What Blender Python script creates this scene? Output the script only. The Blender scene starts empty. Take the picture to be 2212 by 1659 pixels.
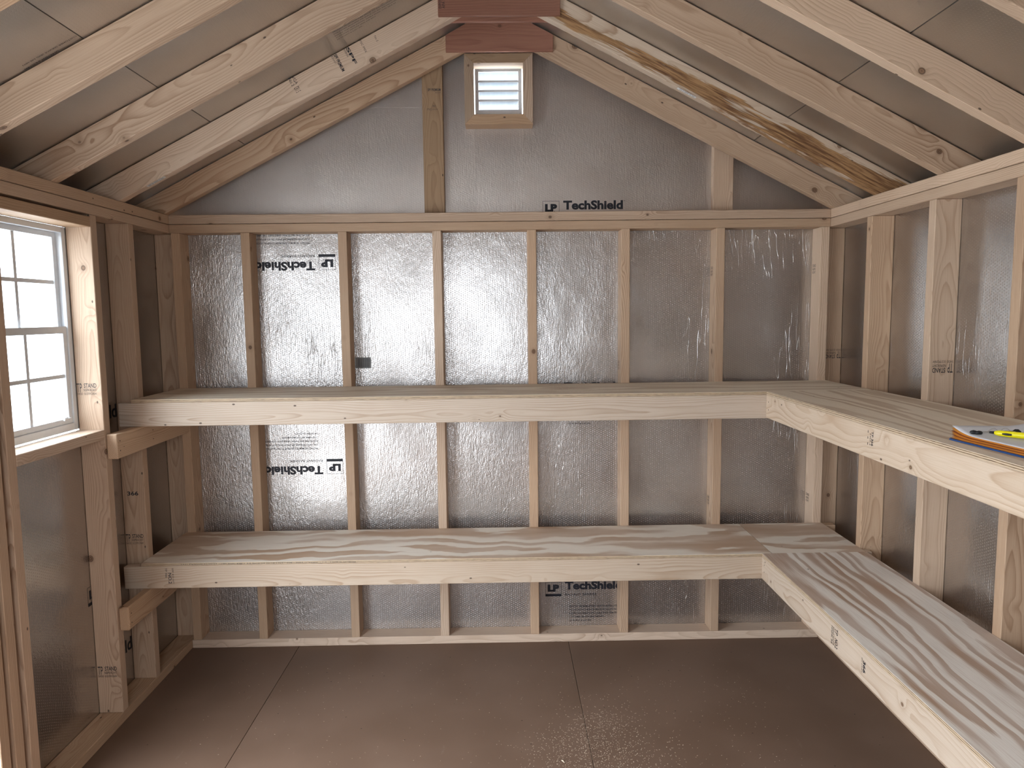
import bpy, bmesh, math, random
from mathutils import Vector, Matrix
random.seed(7)
SC = bpy.context.scene
COL = SC.collection
U = 0.0254                                    # the place is laid out in inches

# ------------------------------------------------------------------ camera, sky, exposure
F_PX, W_PX = 1549.6, 2212.0
CAM = Vector((-0.163, -124.479, 59.216))
yaw, pitch, roll = 0.01291, -0.09799, -0.0116
fwd = Vector((math.sin(yaw)*math.cos(pitch), math.cos(yaw)*math.cos(pitch), math.sin(pitch)))
rgt = Vector((math.cos(yaw), -math.sin(yaw), 0.0))
upv = rgt.cross(fwd)
R2 = rgt*math.cos(roll) + upv*math.sin(roll)
U2 = -rgt*math.sin(roll) + upv*math.cos(roll)
camd = bpy.data.cameras.new('camera'); camd.sensor_width = 36.0; camd.lens = 36.0*F_PX/W_PX
camd.clip_start = 0.02
cam = bpy.data.objects.new('camera', camd); COL.objects.link(cam)
m = Matrix((R2, U2, -fwd)).transposed().to_4x4(); m.translation = CAM*U
cam.matrix_world = m
SC.camera = cam

world = bpy.data.worlds.new('overcast_sky'); SC.world = world; world.use_nodes = True
bg = world.node_tree.nodes['Background']
bg.inputs['Color'].default_value = (0.83, 0.91, 1.0, 1)
# overcast sky: three times brighter overhead than at the horizon
wt = world.node_tree; wg = wt.nodes.new('ShaderNodeTexCoord'); wx = wt.nodes.new('ShaderNodeSeparateXYZ'); wm = wt.nodes.new('ShaderNodeMapRange')
wt.links.new(wg.outputs['Generated'], wx.inputs[0]); wt.links.new(wx.outputs[2], wm.inputs['Value'])
wm.inputs['From Min'].default_value = 0.0; wm.inputs['From Max'].default_value = 1.0
wm.inputs['To Min'].default_value = 4.6; wm.inputs['To Max'].default_value = 13.8
wt.links.new(wm.outputs['Result'], bg.inputs['Strength'])

def portal(name, loc, rot, sx, sy):
    l = bpy.data.lights.new(name, 'AREA'); l.shape = 'RECTANGLE'; l.size = sx*U; l.size_y = sy*U
    l.cycles.is_portal = True
    o = bpy.data.objects.new(name, l); COL.objects.link(o); o.location = Vector(loc)*U; o.rotation_euler = rot
PI = math.pi
portal('window_portal', (-62.5, -32.75, 57.6), (0, -PI/2, 0), 28, 19)
portal('doorway_portal', (-61.5, -83, 36), (0, -PI/2, 0), 72, 66)
portal('front_opening_portal', (-11, -142.5, 56), (PI/2, 0, 0), 30, 32)

vs = SC.view_settings
vs.view_transform = 'Standard'; vs.look = 'None'; vs.gamma = 1.0; vs.use_curve_mapping = False
vs.exposure = 0.76

# ------------------------------------------------------------------ node helpers
class NT:
    def __init__(s, name):
        s.m = bpy.data.materials.new(name); s.m.use_nodes = True
        s.t = s.m.node_tree; s.t.nodes.clear()
    def new(s, typ, **kw):
        n = s.t.nodes.new(typ)
        for k, v in kw.items(): setattr(n, k, v)
        return n
    def put(s, sock, v):
        if hasattr(v, 'is_output'): s.t.links.new(v, sock)
        elif isinstance(v, (tuple, list)) and len(v) == 3 and sock.type == 'RGBA': sock.default_value = (*v, 1)
        else: sock.default_value = v
    def math(s, op, a, b=0.0, c=0.0, clamp=False):
        n = s.new('ShaderNodeMath', operation=op, use_clamp=clamp)
        s.put(n.inputs[0], a); s.put(n.inputs[1], b)
        if op in ('MULTIPLY_ADD', 'WRAP', 'COMPARE', 'SMOOTH_MIN', 'PINGPONG'): s.put(n.inputs[2], c)
        return n.outputs[0]
    def vmath(s, op, a, b=(0, 0, 0)):
        n = s.new('ShaderNodeVectorMath', operation=op); s.put(n.inputs[0], a); s.put(n.inputs[1], b)
        return n.outputs[0]
    def sep(s, v):
        n = s.new('ShaderNodeSeparateXYZ'); s.put(n.inputs[0], v); return n.outputs
    def comb(s, x, y, z):
        n = s.new('ShaderNodeCombineXYZ'); s.put(n.inputs[0], x); s.put(n.inputs[1], y); s.put(n.inputs[2], z)
        return n.outputs[0]
    def noise(s, v, scale=1.0, detail=2.0, rough=0.5, dist=0.0):
        n = s.new('ShaderNodeTexNoise'); s.put(n.inputs['Vector'], v)
        n.inputs['Scale'].default_value = scale; n.inputs['Detail'].default_value = detail
        n.inputs['Roughness'].default_value = rough; n.inputs['Distortion'].default_value = dist
        return n.outputs[0]
    def voro(s, v, scale=1.0):
        n = s.new('ShaderNodeTexVoronoi'); s.put(n.inputs['Vector'], v); n.inputs['Scale'].default_value = scale
        return n.outputs['Distance'], n.outputs['Color']
    def rng(s, v, a, b, c=0.0, d=1.0, smooth=True):
        n = s.new('ShaderNodeMapRange'); n.interpolation_type = 'SMOOTHSTEP' if smooth else 'LINEAR'
        s.put(n.inputs['Value'], v); s.put(n.inputs['From Min'], a); s.put(n.inputs['From Max'], b)
        s.put(n.inputs['To Min'], c); s.put(n.inputs['To Max'], d)
        return n.outputs['Result']
    def mix(s, f, a, b, mode='MIX'):
        n = s.new('ShaderNodeMix', data_type='RGBA', blend_type=mode)
        s.put(n.inputs[0], f); s.put(n.inputs[6], a); s.put(n.inputs[7], b); return n.outputs[2]
    def obj(s):
        return s.new('ShaderNodeTexCoord').outputs['Object']
    def rand(s):
        return s.new('ShaderNodeObjectInfo').outputs['Random']
    def bump(s, h, strength, dist):
        n = s.new('ShaderNodeBump'); s.put(n.inputs['Height'], h); s.put(n.inputs['Strength'], strength)
        n.inputs['Distance'].default_value = dist; return n.outputs[0]
    def bsdf(s, col, rough=0.6, metal=0.0, normal=None, spec=0.4, **kw):
        n = s.new('ShaderNodeBsdfPrincipled'); s.put(n.inputs['Base Color'], col); s.put(n.inputs['Roughness'], rough)
        s.put(n.inputs['Metallic'], metal); n.inputs['Specular IOR Level'].default_value = spec
        if normal is not None: s.put(n.inputs['Normal'], normal)
        for k, v in kw.items(): s.put(n.inputs[k], v)
        return n.outputs[0]
    def done(s, sh):
        o = s.new('ShaderNodeOutputMaterial'); s.t.links.new(sh, o.inputs[0]); return s.m

def mat_wood(name, light, dark, freq=210.0, contrast=0.85, knots=1.0, bark=False, rough=0.62):
    n = NT(name); co = n.obj(); rd = n.rand()
    x, y, z = n.sep(co)
    o1 = n.math('MULTIPLY', rd, 91.7)
    r2 = n.math('FRACT', n.math('MULTIPLY', rd, 17.31)); r3 = n.math('FRACT', n.math('MULTIPLY', rd, 53.77))
    lowv = n.comb(n.math('MULTIPLY_ADD', x, 1.5, o1), n.math('MULTIPLY', y, 4.0), n.math('MULTIPLY', z, 4.0))
    n1 = n.math('SUBTRACT', n.noise(lowv, 1.0, 2.0), 0.5)
    n2 = n.math('SUBTRACT', n.noise(n.vmath('ADD', lowv, (31.0, 5.0, 2.0)), 1.0, 2.0), 0.5)
    py = n.math('ADD', n.math('MULTIPLY_ADD', r2, 0.09, -0.045), n.math('MULTIPLY', n1, 0.07))
    pz = n.math('ADD', n.math('MULTIPLY_ADD', r3, 0.07, 0.012), n.math('MULTIPLY', n2, 0.075))
    dy = n.math('SUBTRACT', y, py); dz = n.math('SUBTRACT', z, pz)
    r = n.math('SQRT', n.math('ADD', n.math('MULTIPLY', dy, dy), n.math('MULTIPLY', dz, dz)))
    # knots: branch stubs cut by the faces
    kv = n.comb(n.math('MULTIPLY_ADD', x, 7.5, o1), n.math('MULTIPLY', y, 9.0), n.math('MULTIPLY', z, 9.0))
    kd, kc = n.voro(n.vmath('ADD', kv, n.comb(0.0, o1, r2)), 1.0)
    kr = n.math('MULTIPLY_ADD', n.sep(kc)[0], 0.07, 0.03)
    kd2 = n.math('DIVIDE', kd, kr)
    swirl = n.rng(kd, 0.0, 0.34, 1.0, 0.0)
    r = n.math('ADD', r, n.math('MULTIPLY', swirl, 0.009*knots))
    fine = n.noise(n.comb(n.math('MULTIPLY', x, 6.0), n.math('MULTIPLY', y, 60.0), n.math('MULTIPLY', z, 60.0)), 1.0, 2.0)
    r = n.math('ADD', r, n.math('MULTIPLY', fine, 0.0022))
    s_ = n.math('FRACT', n.math('MULTIPLY', r, freq))
    late = n.math('MULTIPLY', n.math('POWER', s_, 2.6), n.rng(s_, 1.0, 0.90))
    vary = n.rng(n.noise(n.vmath('ADD', lowv, (7.0, 9.0, 1.0)), 2.3, 2.0), 0.3, 0.7, 0.35, 1.0)
    amt = n.math('MULTIPLY', n.math('MULTIPLY', late, vary), contrast)
    col = n.mix(amt, light, dark)
    fib = n.noise(n.comb(n.math('MULTIPLY_ADD', x, 9.0, o1), n.math('MULTIPLY', y, 420.0), n.math('MULTIPLY', z, 420.0)), 1.0, 2.0)
    col = n.mix(n.rng(fib, 0.35, 0.75, 0.0, 0.22), col, dark)
    # heartwood blush
    blush = n.rng(n.noise(n.vmath('ADD', lowv, (3.0, 1.0, 8.0)), 0.8, 1.0), 0.45, 0.7, 0.0, 0.35)
    col = n.mix(n.math('MULTIPLY', blush, r3), col, tuple(0.55*a+0.45*b for a, b in zip(light, dark)))
    kcol = n.mix(n.rng(n.math('SINE', n.math('MULTIPLY', kd2, 12.0)), -0.5, 0.9), (0.05, 0.024, 0.013), (0.22, 0.115, 0.06))
    kfac = n.math('MULTIPLY', n.rng(kd2, 1.15, 0.85), 0.92*min(1.0, knots))
    col = n.mix(kfac, col, kcol)
    halo = n.rng(kd2, 2.4, 0.9, 0.0, 0.28*min(1.0, knots))
    col = n.mix(halo, col, tuple(0.8*b for b in dark))
    # pin knots and nail holes
    pd, pc = n.voro(n.comb(n.math('MULTIPLY_ADD', x, 9.0, o1), n.math('MULTIPLY', y, 16.0), n.math('MULTIPLY', z, 16.0)), 1.0)
    pin = n.math('MULTIPLY', n.rng(pd, 0.060, 0.038), n.math('GREATER_THAN', n.sep(pc)[1], 0.35))
    col = n.mix(n.math('MULTIPLY', pin, 0.85), col, (0.05, 0.028, 0.018))
    hsv = n.new('ShaderNodeHueSaturation'); n.put(hsv.inputs['Color'], col)
    n.put(hsv.inputs['Value'], n.math('MULTIPLY_ADD', r2, 0.20, 0.90)); n.put(hsv.inputs['Saturation'], n.math('MULTIPLY_ADD', r3, 0.22, 0.86))
    col = hsv.outputs[0]
    h = n.math('ADD', n.math('MULTIPLY', late, 0.4), n.math('MULTIPLY', fib, 0.6))
    if bark:
        bw = n.noise(n.comb(n.math('MULTIPLY', x, 2.0), 0.0, 5.0), 1.0, 3.0)
        wid = n.math('ADD', n.math('MULTIPLY_ADD', bw, 0.07, 0.0), n.math('MULTIPLY', x, 0.018))
        by = n.math('ABSOLUTE', n.math('ADD', y, n.math('MULTIPLY', n.math('SUBTRACT', n.noise(n.comb(n.math('MULTIPLY', x, 5.0), 3.0, 1.0), 1.0, 3.0), 0.5), 0.05)))
        bn = n.noise(n.comb(n.math('MULTIPLY', x, 7.0), n.math('MULTIPLY', y, 150.0), n.math('MULTIPLY', z, 30.0)), 1.0, 4.0, 0.65)
        bf = n.rng(n.math('ADD', n.math('SUBTRACT', wid, by), n.math('MULTIPLY', n.math('SUBTRACT', bn, 0.5), 0.05)), -0.001, 0.004)
        bcol = n.mix(n.rng(bn, 0.35, 0.65), (0.13, 0.058, 0.024), (0.42, 0.24, 0.11))
        bcol = n.mix(n.rng(n.noise(n.comb(n.math('MULTIPLY', x, 3.0), n.math('MULTIPLY', y, 60.0), 2.0), 1.0, 3.0), 0.58, 0.66), bcol, tuple(0.85*a for a in light))
        col = n.mix(bf, col, bcol)
        h = n.math('ADD', h, n.math('MULTIPLY', n.math('MULTIPLY', bf, bn), 4.0))
    return n.done(n.bsdf(col, rough, 0.0, n.bump(h, 0.35, 0.0012), 0.35))

def mat_ply(name, pale, tan, bands=7.0, contrast=1.0, seed=0.0, grainscale=1.0):
    n = NT(name); co = n.obj(); x, y, z = n.sep(co); rd = n.rand()
    o1 = n.math('MULTIPLY_ADD', rd, 40.0, seed)
    warp = n.math('MULTIPLY', n.math('SUBTRACT', n.noise(n.comb(n.math('MULTIPLY_ADD', x, 1.9*grainscale, o1), n.math('MULTIPLY', y, 2.0), 0.0), 1.0, 3.0), 0.5), 0.9)
    hgt = n.noise(n.comb(n.math('MULTIPLY_ADD', x, 0.34*grainscale, o1), n.math('MULTIPLY_ADD', y, 4.6, n.math('MULTIPLY', warp, 0.55)), o1), 1.0, 2.5, 0.45)
    s_ = n.math('FRACT', n.math('MULTIPLY', hgt, bands))
    rag = n.math('MULTIPLY', n.math('SUBTRACT', n.noise(n.comb(n.math('MULTIPLY', x, 9.0), n.math('MULTIPLY', y, 160.0), 1.0), 1.0, 3.0), 0.5), 0.22)
    s2 = n.math('ADD', s_, rag)
    t = n.math('MULTIPLY', n.rng(s2, 0.34, 0.62), n.rng(s2, 1.02, 0.93))
    fib = n.noise(n.comb(n.math('MULTIPLY', x, 8.0), n.math('MULTIPLY', y, 380.0), 0.0), 1.0, 2.0)
    lowb = n.rng(n.noise(n.comb(n.math('MULTIPLY', x, 2.0), n.math('MULTIPLY', y, 7.0), 4.0), 1.0, 2.0), 0.3, 0.7, 0.55, 1.0)
    col = n.mix(n.math('MULTIPLY', n.math('MULTIPLY', t, lowb), contrast), pale, tan)
    col = n.mix(n.rng(fib, 0.4, 0.8, 0.0, 0.30), col, tan)
    pd, pc = n.voro(n.comb(n.math('MULTIPLY', x, 5.0), n.math('MULTIPLY', y, 9.0), 0.3), 1.0)
    col = n.mix(n.math('MULTIPLY', n.rng(pd, 0.035, 0.02), 0.8), col, (0.05, 0.03, 0.02))
    # edge: five plies
    nz = n.math('ABSOLUTE', n.sep(n.new('ShaderNodeTexCoord').outputs['Normal'])[2])
    zz = n.math('MULTIPLY', z, 1.0/(0.5*U))                       # -0.5 .. 0.5
    wob = n.math('MULTIPLY', n.math('SUBTRACT', n.noise(n.comb(n.math('MULTIPLY', x, 14.0), n.math('MULTIPLY', y, 14.0), 0.0), 1.0, 2.0), 0.5), 0.12)
    st = n.math('FRACT', n.math('MULTIPLY_ADD', n.math('ADD', zz, wob), 2.5, 0.25))
    cross = n.noise(n.comb(n.math('MULTIPLY', x, 45.0), n.math('MULTIPLY', y, 45.0), n.math('MULTIPLY', z, 1500.0)), 1.0, 2.0)
    fib2 = n.mix(n.rng(cross, 0.35, 0.65), (0.09, 0.05, 0.028), (0.34, 0.235, 0.14))
    ecol = n.mix(n.rng(n.math('ABSOLUTE', n.math('SUBTRACT', st, 0.5)), 0.20, 0.30), fib2, (0.58, 0.45, 0.31))
    col = n.mix(n.math('LESS_THAN', nz, 0.5), col, ecol)
    return n.done(n.bsdf(col, 0.6, 0.0, n.bump(fib, 0.25, 0.0008), 0.35))

def mat_foil(name, ua, va, rough=0.26, wr=1.0, base=(0.60, 0.57, 0.545), grad=False, dots=1.0, lobe=0.20):
    n = NT(name); co = n.obj(); c = n.sep(co); u, v = c[ua], c[va]
    P = 0.375*U
    wobu = n.math('MULTIPLY', n.math('SUBTRACT', n.noise(n.comb(u, v, 0.0), 9.0, 1.0), 0.5), 0.004)
    a = n.math('DIVIDE', n.math('ADD', u, wobu), P)
    col_i = n.math('FLOOR', a)
    b = n.math('ADD', n.math('DIVIDE', n.math('ADD', v, wobu), P*1.05), n.math('MULTIPLY', n.math('MODULO', n.math('ABSOLUTE', col_i), 2.0), 0.5))
    fu = n.math('SUBTRACT', n.math('FRACT', a), 0.5); fv = n.math('SUBTRACT', n.math('FRACT', b), 0.5)
    d = n.math('SQRT', n.math('ADD', n.math('MULTIPLY', fu, fu), n.math('MULTIPLY', fv, fv)))
    dot = n.rng(d, 0.20, 0.05)
    w1 = n.noise(n.comb(n.math('MULTIPLY', u, 120.0), n.math('MULTIPLY', v, 38.0), 0.0), 1.0, 3.0, 0.6, 0.4)
    w2 = n.noise(n.comb(n.math('MULTIPLY', u, 230.0), n.math('MULTIPLY', v, 180.0), 3.0), 1.0, 2.0)
    low = n.noise(n.comb(n.math('MULTIPLY', u, 2.6), n.math('MULTIPLY', v, 1.9), 1.0), 1.0, 2.0)
    big = n.noise(n.comb(n.math('MULTIPLY', u, 7.0), n.math('MULTIPLY', v, 4.0), 8.0), 1.0, 2.0)
    wm = n.rng(low, 0.35, 0.68, 0.30, 1.0)
    if grad: wm = n.math('MULTIPLY', wm, n.rng(u, -0.9, 0.9, 1.25, 0.22, smooth=False))
    # sharp creases
    cr = n.noise(n.comb(n.math('MULTIPLY', u, 26.0), n.math('MULTIPLY', v, 2.2), 2.0), 1.0, 2.0, 0.5, 0.15)
    crease = n.math('MULTIPLY', n.rng(n.math('ABSOLUTE', n.math('SUBTRACT', cr, 0.5)), 0.008, 0.0), n.rng(low, 0.54, 0.64))
    h = n.math('ADD', n.math('MULTIPLY', n.math('MULTIPLY', n.math('ADD', w1, n.math('MULTIPLY', w2, 0.35)), wm), 1.0*wr), n.math('MULTIPLY', dot, -0.26*dots))
    h = n.math('ADD', h, n.math('MULTIPLY', crease, 0.35*wr))
    h = n.math('ADD', h, n.math('MULTIPLY', big, 1.6*wr))
    stain = n.rng(n.noise(n.comb(n.math('MULTIPLY', u, 3.0), n.math('MULTIPLY', v, 3.0), 5.0), 1.0, 3.0), 0.3, 0.75, 1.0, 0.86)
    cc = n.mix(1.0, base, n.comb(stain, stain, stain), 'MULTIPLY')
    rg = n.math('MULTIPLY_ADD', low, 0.10, rough-0.05)
    bp = n.bump(h, 1.0, 0.0026)
    mx = n.new('ShaderNodeMixShader'); mx.inputs[0].default_value = lobe
    n.put(mx.inputs[1], n.bsdf(cc, rg, 1.0, bp)); n.put(mx.inputs[2], n.bsdf(cc, 0.52, 1.0, bp))
    return n.done(mx.outputs[0])

def mat_floor():
    n = NT('brown_painted_floor'); co = n.obj(); x, y, z = n.sep(co)
    big = n.noise(co, 2.2, 3.0); mid = n.noise(n.comb(n.math('MULTIPLY', x, 9.0), n.math('MULTIPLY', y, 30.0), 0.0), 1.0, 4.0, 0.6)
    col = n.mix(n.rng(big, 0.35, 0.65), (0.156, 0.095, 0.063), (0.184, 0.115, 0.079))
    scuff = n.rng(mid, 0.66, 0.78, 0.0, 0.4)
    col = n.mix(scuff, col, (0.25, 0.185, 0.145))
    pd, pc = n.voro(co, 26.0)
    col = n.mix(n.math('MULTIPLY', n.rng(pd, 0.08, 0.05), n.math('GREATER_THAN', n.sep(pc)[0], 0.75)), col, (0.04, 0.028, 0.02))
    fine = n.noise(co, 240.0, 2.0)
    return n.done(n.bsdf(col, n.math('MULTIPLY_ADD', big, 0.2, 0.52), 0.0, n.bump(fine, 0.12, 0.0008), 0.3))

def mat_plain(name, col, rough=0.5, metal=0.0, spec=0.4, noise=0.06, scale=40.0, **kw):
    n = NT(name); f = n.noise(n.obj(), scale, 3.0)
    c = n.mix(n.rng(f, 0.3, 0.7), tuple(a*(1-noise) for a in col), tuple(min(1, a*(1+noise)) for a in col))
    return n.done(n.bsdf(c, rough, metal, None, spec, **kw))

PINE = (0.545, 0.378, 0.252); PINED = (0.28, 0.152, 0.08)
M = {}
M['pine'] = mat_wood('pine_framing', PINE, PINED)
M['pine_soft'] = mat_wood('pine_pale', (0.61, 0.445, 0.315), (0.34, 0.20, 0.108), 190, 0.85)
M['pine_strong'] = mat_wood('pine_rafter', (0.555, 0.39, 0.265), (0.265, 0.138, 0.07), 185, 1.0)
M['spruce'] = mat_wood('spruce_shelf_board', (0.575, 0.462, 0.358), (0.34, 0.215, 0.125), 140, 0.85)
M['bark'] = mat_wood('pine_with_bark_wane', (0.64, 0.52, 0.41), PINED, 170, 0.8, 0.8, True)
M['fir'] = mat_wood('red_fir_board', (0.30, 0.135, 0.088), (0.15, 0.052, 0.032), 120, 0.6, 0.9)
M['brown'] = mat_wood('brown_pine', (0.36, 0.245, 0.155), (0.16, 0.088, 0.048), 190, 1.0, 1.0)
M['ply_strong'] = mat_ply('plywood_flame', (0.88, 0.82, 0.74), (0.43, 0.27, 0.175), 11.0, 1.0, 3.0)
M['ply_mid'] = mat_ply('plywood_banded', (0.86, 0.78, 0.67), (0.50, 0.335, 0.22), 5.5, 1.0, 11.0, 2.6)
M['ply_soft'] = mat_ply('plywood_plain', (0.86, 0.76, 0.62), (0.56, 0.41, 0.28), 10.0, 0.9, 21.0)
M['foil_back'] = mat_foil('foil_back_wall', 0, 2, 0.24, 1.0, (0.63, 0.60, 0.575), True, 0.72, 0.28)
M['foil_gable'] = mat_foil('foil_gable', 0, 1, 0.30, 0.55, (0.68, 0.625, 0.585), dots=0.5, lobe=0.5)
M['foil_side'] = mat_foil('foil_side_wall', 1, 2, 0.20, 0.45, dots=0.8)
M['foil_roof'] = mat_foil('foil_roof', 0, 1, 0.34, 0.22, (0.62, 0.575, 0.525), dots=0.35, lobe=0.35)
M['floor'] = mat_floor()
M['dark'] = mat_plain('dark_seam', (0.02, 0.014, 0.011), 0.8)
M['shingle'] = mat_plain('roof_outer', (0.05, 0.05, 0.05), 0.9)
M['ink'] = mat_plain('black_ink', (0.012, 0.013, 0.02), 0.55)
M['ink_faint'] = mat_plain('grey_ink', (0.07, 0.06, 0.055), 0.6)
M['vinyl'] = mat_plain('white_window_frame', (0.72, 0.74, 0.76), 0.35, 0.0, 0.5, 0.02)
M['vent_white'] = mat_plain('white_vent_metal', (0.70, 0.71, 0.72), 0.35, 0.0, 0.5, 0.03)
M['ground'] = mat_plain('pale_gravel', (0.45, 0.45, 0.44), 0.9, 0.0, 0.2, 0.2, 6.0)
M['sticker'] = mat_plain('paper_sticker', (0.62, 0.62, 0.60), 0.6)
M['sticker_grey'] = mat_plain('grey_sticker', (0.20, 0.20, 0.195), 0.6)
M['steel'] = mat_plain('nail_steel', (0.45, 0.45, 0.44), 0.35, 1.0)
M['blue'] = mat_plain('blue_plastic', (0.012, 0.075, 0.26), 0.35, 0.0, 0.5)
M['amber'] = mat_plain('amber_paper', (0.56, 0.22, 0.03), 0.7, 0.0, 0.3)
M['amber2'] = mat_plain('rust_paper', (0.24, 0.065, 0.02), 0.7, 0.0, 0.3)
M['paper'] = mat_plain('white_paper', (0.78, 0.79, 0.83), 0.7, 0.0, 0.3, 0.01)
M['yellow'] = mat_plain('yellow_plastic', (0.85, 0.74, 0.005), 0.3, 0.0, 0.5, 0.02)
M['black'] = mat_plain('black_rubber', (0.012, 0.012, 0.014), 0.4)
M['chip'] = mat_plain('sawdust_chip', (0.66, 0.55, 0.42), 0.8, 0.0, 0.3, 0.2, 300.0)
def mat_glass(name, tint):
    n = NT(name); g = n.new('ShaderNodeBsdfGlossy'); g.inputs['Roughness'].default_value = 0.03
    t = n.new('ShaderNodeBsdfTransparent'); f = n.noise(n.obj(), 3.0, 2.0)
    n.put(t.inputs[0], n.mix(f, tint, tuple(min(1, c*1.03) for c in tint)))
    lw = n.new('ShaderNodeLayerWeight'); lw.inputs[0].default_value = 0.5
    fr = n.math('MULTIPLY_ADD', n.math('POWER', lw.outputs['Facing'], 5.0), 0.7, 0.03)
    mx = n.new('ShaderNodeMixShader'); n.put(mx.inputs[0], fr); n.put(mx.inputs[1], t.outputs[0]); n.put(mx.inputs[2], g.outputs[0])
    return n.done(mx.outputs[0])
M['glass'] = mat_glass('window_glass', (0.94, 0.96, 0.97))
def mat_blade():
    n = NT('translucent_louver'); f = n.noise(n.comb(n.math('MULTIPLY', n.sep(n.obj())[0], 60.0), 0.0, 0.0), 1.0, 1.0)
    c = n.mix(f, (0.50, 0.54, 0.57), (0.62, 0.64, 0.66))
    a = n.new('ShaderNodeBsdfDiffuse'); n.put(a.inputs[0], c); b = n.new('ShaderNodeBsdfTranslucent'); n.put(b.inputs[0], c)
    mx = n.new('ShaderNodeMixShader'); mx.inputs[0].default_value = 0.65; n.put(mx.inputs[1], a.outputs[0]); n.put(mx.inputs[2], b.outputs[0])
    return n.done(mx.outputs[0])
M['blade'] = mat_blade()

# ------------------------------------------------------------------ object helpers
def link(o, parent=None):
    COL.objects.link(o)
    if parent is not None:
        o.parent = parent
        o.matrix_basis = parent.matrix_basis.inverted() @ o.matrix_basis if parent.parent is None else (parent.parent.matrix_basis @ parent.matrix_basis).inverted() @ o.matrix_basis
    return o
def tag(o, label, cat, group=None):
    o['label'] = label; o['category'] = cat
    if group: o['group'] = group
    return o
def struct(o, label=None):
    o['kind'] = 'structure'
    if label: o['label'] = label
    return o
def thing(name, loc, label, cat, group=None):
    o = bpy.data.objects.new(name, None); o.empty_display_size = 0.05
    o.matrix_basis = Matrix.Translation(Vector(loc)*U); COL.objects.link(o)
    return tag(o, label, cat, group)
def mesh_obj(name, bm, mat, parent=None, mw=None, smooth=False):
    bmesh.ops.recalc_face_normals(bm, faces=bm.faces[:])
    me = bpy.data.meshes.new(name); bm.to_mesh(me); bm.free()
    if smooth:
        for p in me.polygons: p.use_smooth = True
    if mat is not None: me.materials.append(M[mat] if isinstance(mat, str) else mat)
    o = bpy.data.objects.new(name, me)
    if mw is not None: o.matrix_basis = mw
    return link(o, parent)
def add_box(bm, c0, c1, mw_inv=None):
    vs_ = []
    for i in range(8):
        p = Vector((c1[0] if i & 1 else c0[0], c1[1] if i & 2 else c0[1], c1[2] if i & 4 else c0[2]))*U
        vs_.append(bm.verts.new(mw_inv @ p if mw_inv else p))
    for f in ((0, 2, 3, 1), (4, 5, 7, 6), (0, 1, 5, 4), (2, 6, 7, 3), (0, 4, 6, 2), (1, 3, 7, 5)):
        bm.faces.new([vs_[k] for k in f])
def frame_for(axis, centre):
    """matrix whose local X runs along the board, local Y across its wide face"""
    ex = {'x': Vector((1, 0, 0)), 'y': Vector((0, 1, 0)), 'z': Vector((0, 0, 1))}[axis] if isinstance(axis, str) else axis.normalized()
    return ex
def board(name, c0, c1, axis, wide, mat, parent=None, bevel=0.07):
    """square timber between two corners (inches); axis = grain, wide = direction of the wide side"""
    A = {'x': Vector((1, 0, 0)), 'y': Vector((0, 1, 0)), 'z': Vector((0, 0, 1))}
    ex, ey = A[axis], A[wide]; ez = ex.cross(ey)
    mw = Matrix((ex, ey, ez)).transposed().to_4x4()
    mw.translation = (Vector(c0)+Vector(c1))*0.5*U
    bm = bmesh.new(); add_box(bm, c0, c1, mw.inverted())
    if bevel:
        bmesh.ops.bevel(bm, geom=bm.edges[:], offset=bevel*U, segments=1, affect='EDGES')
    return mesh_obj(name, bm, mat, parent, mw)
def prism(name, poly, y0, y1, mat, parent=None, ex=None, bevel=0.05):
    """polygon [(x,z)] in inches pushed from y0 to y1; local X along ex"""
    ex = (ex or Vector((1, 0, 0))).normalized(); ez = Vector((0, 1, 0)); ey = ez.cross(ex)
    cx = sum(p[0] for p in poly)/len(poly); cz = sum(p[1] for p in poly)/len(poly)
    mw = Matrix((ex, ey, ez)).transposed().to_4x4(); mw.translation = Vector((cx, (y0+y1)/2, cz))*U
    inv = mw.inverted(); bm = bmesh.new()
    a = [bm.verts.new(inv @ (Vector((p[0], y0, p[1]))*U)) for p in poly]
    b = [bm.verts.new(inv @ (Vector((p[0], y1, p[1]))*U)) for p in poly]
    bm.faces.new(a); bm.faces.new(b[::-1]); k = len(poly)
    for i in range(k): bm.faces.new((a[i], a[(i+1) % k], b[(i+1) % k], b[i]))
    if bevel: bmesh.ops.bevel(bm, geom=bm.edges[:], offset=bevel*U, segments=1, affect='EDGES')
    return mesh_obj(name, bm, mat, parent, mw)
def boxes(name, lst, mat, parent=None, origin=(0, 0, 0), bevel=0.0):
    mw = Matrix.Translation(Vector(origin)*U); inv = mw.inverted(); bm = bmesh.new()
    for c0, c1 in lst: add_box(bm, c0, c1, inv)
    if bevel: bmesh.ops.bevel(bm, geom=bm.edges[:], offset=bevel*U, segments=2, affect='EDGES')
    return mesh_obj(name, bm, mat, parent, mw)
def holed(a0, a1, b0, b1, holes):
    """rectangles covering [a0,a1]x[b0,b1] minus holes (a0,a1,b0,b1)"""
    As = sorted({a0, a1, *[h[0] for h in holes], *[h[1] for h in holes]}); Bs = sorted({b0, b1, *[h[2] for h in holes], *[h[3] for h in holes]})
    out = []
    for i in range(len(As)-1):
        for j in range(len(Bs)-1):
            ma, mb = (As[i]+As[i+1])/2, (Bs[j]+Bs[j+1])/2
            if any(h[0] < ma < h[1] and h[2] < mb < h[3] for h in holes): continue
            out.append((As[i], As[i+1], Bs[j], Bs[j+1]))
    return out

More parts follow.
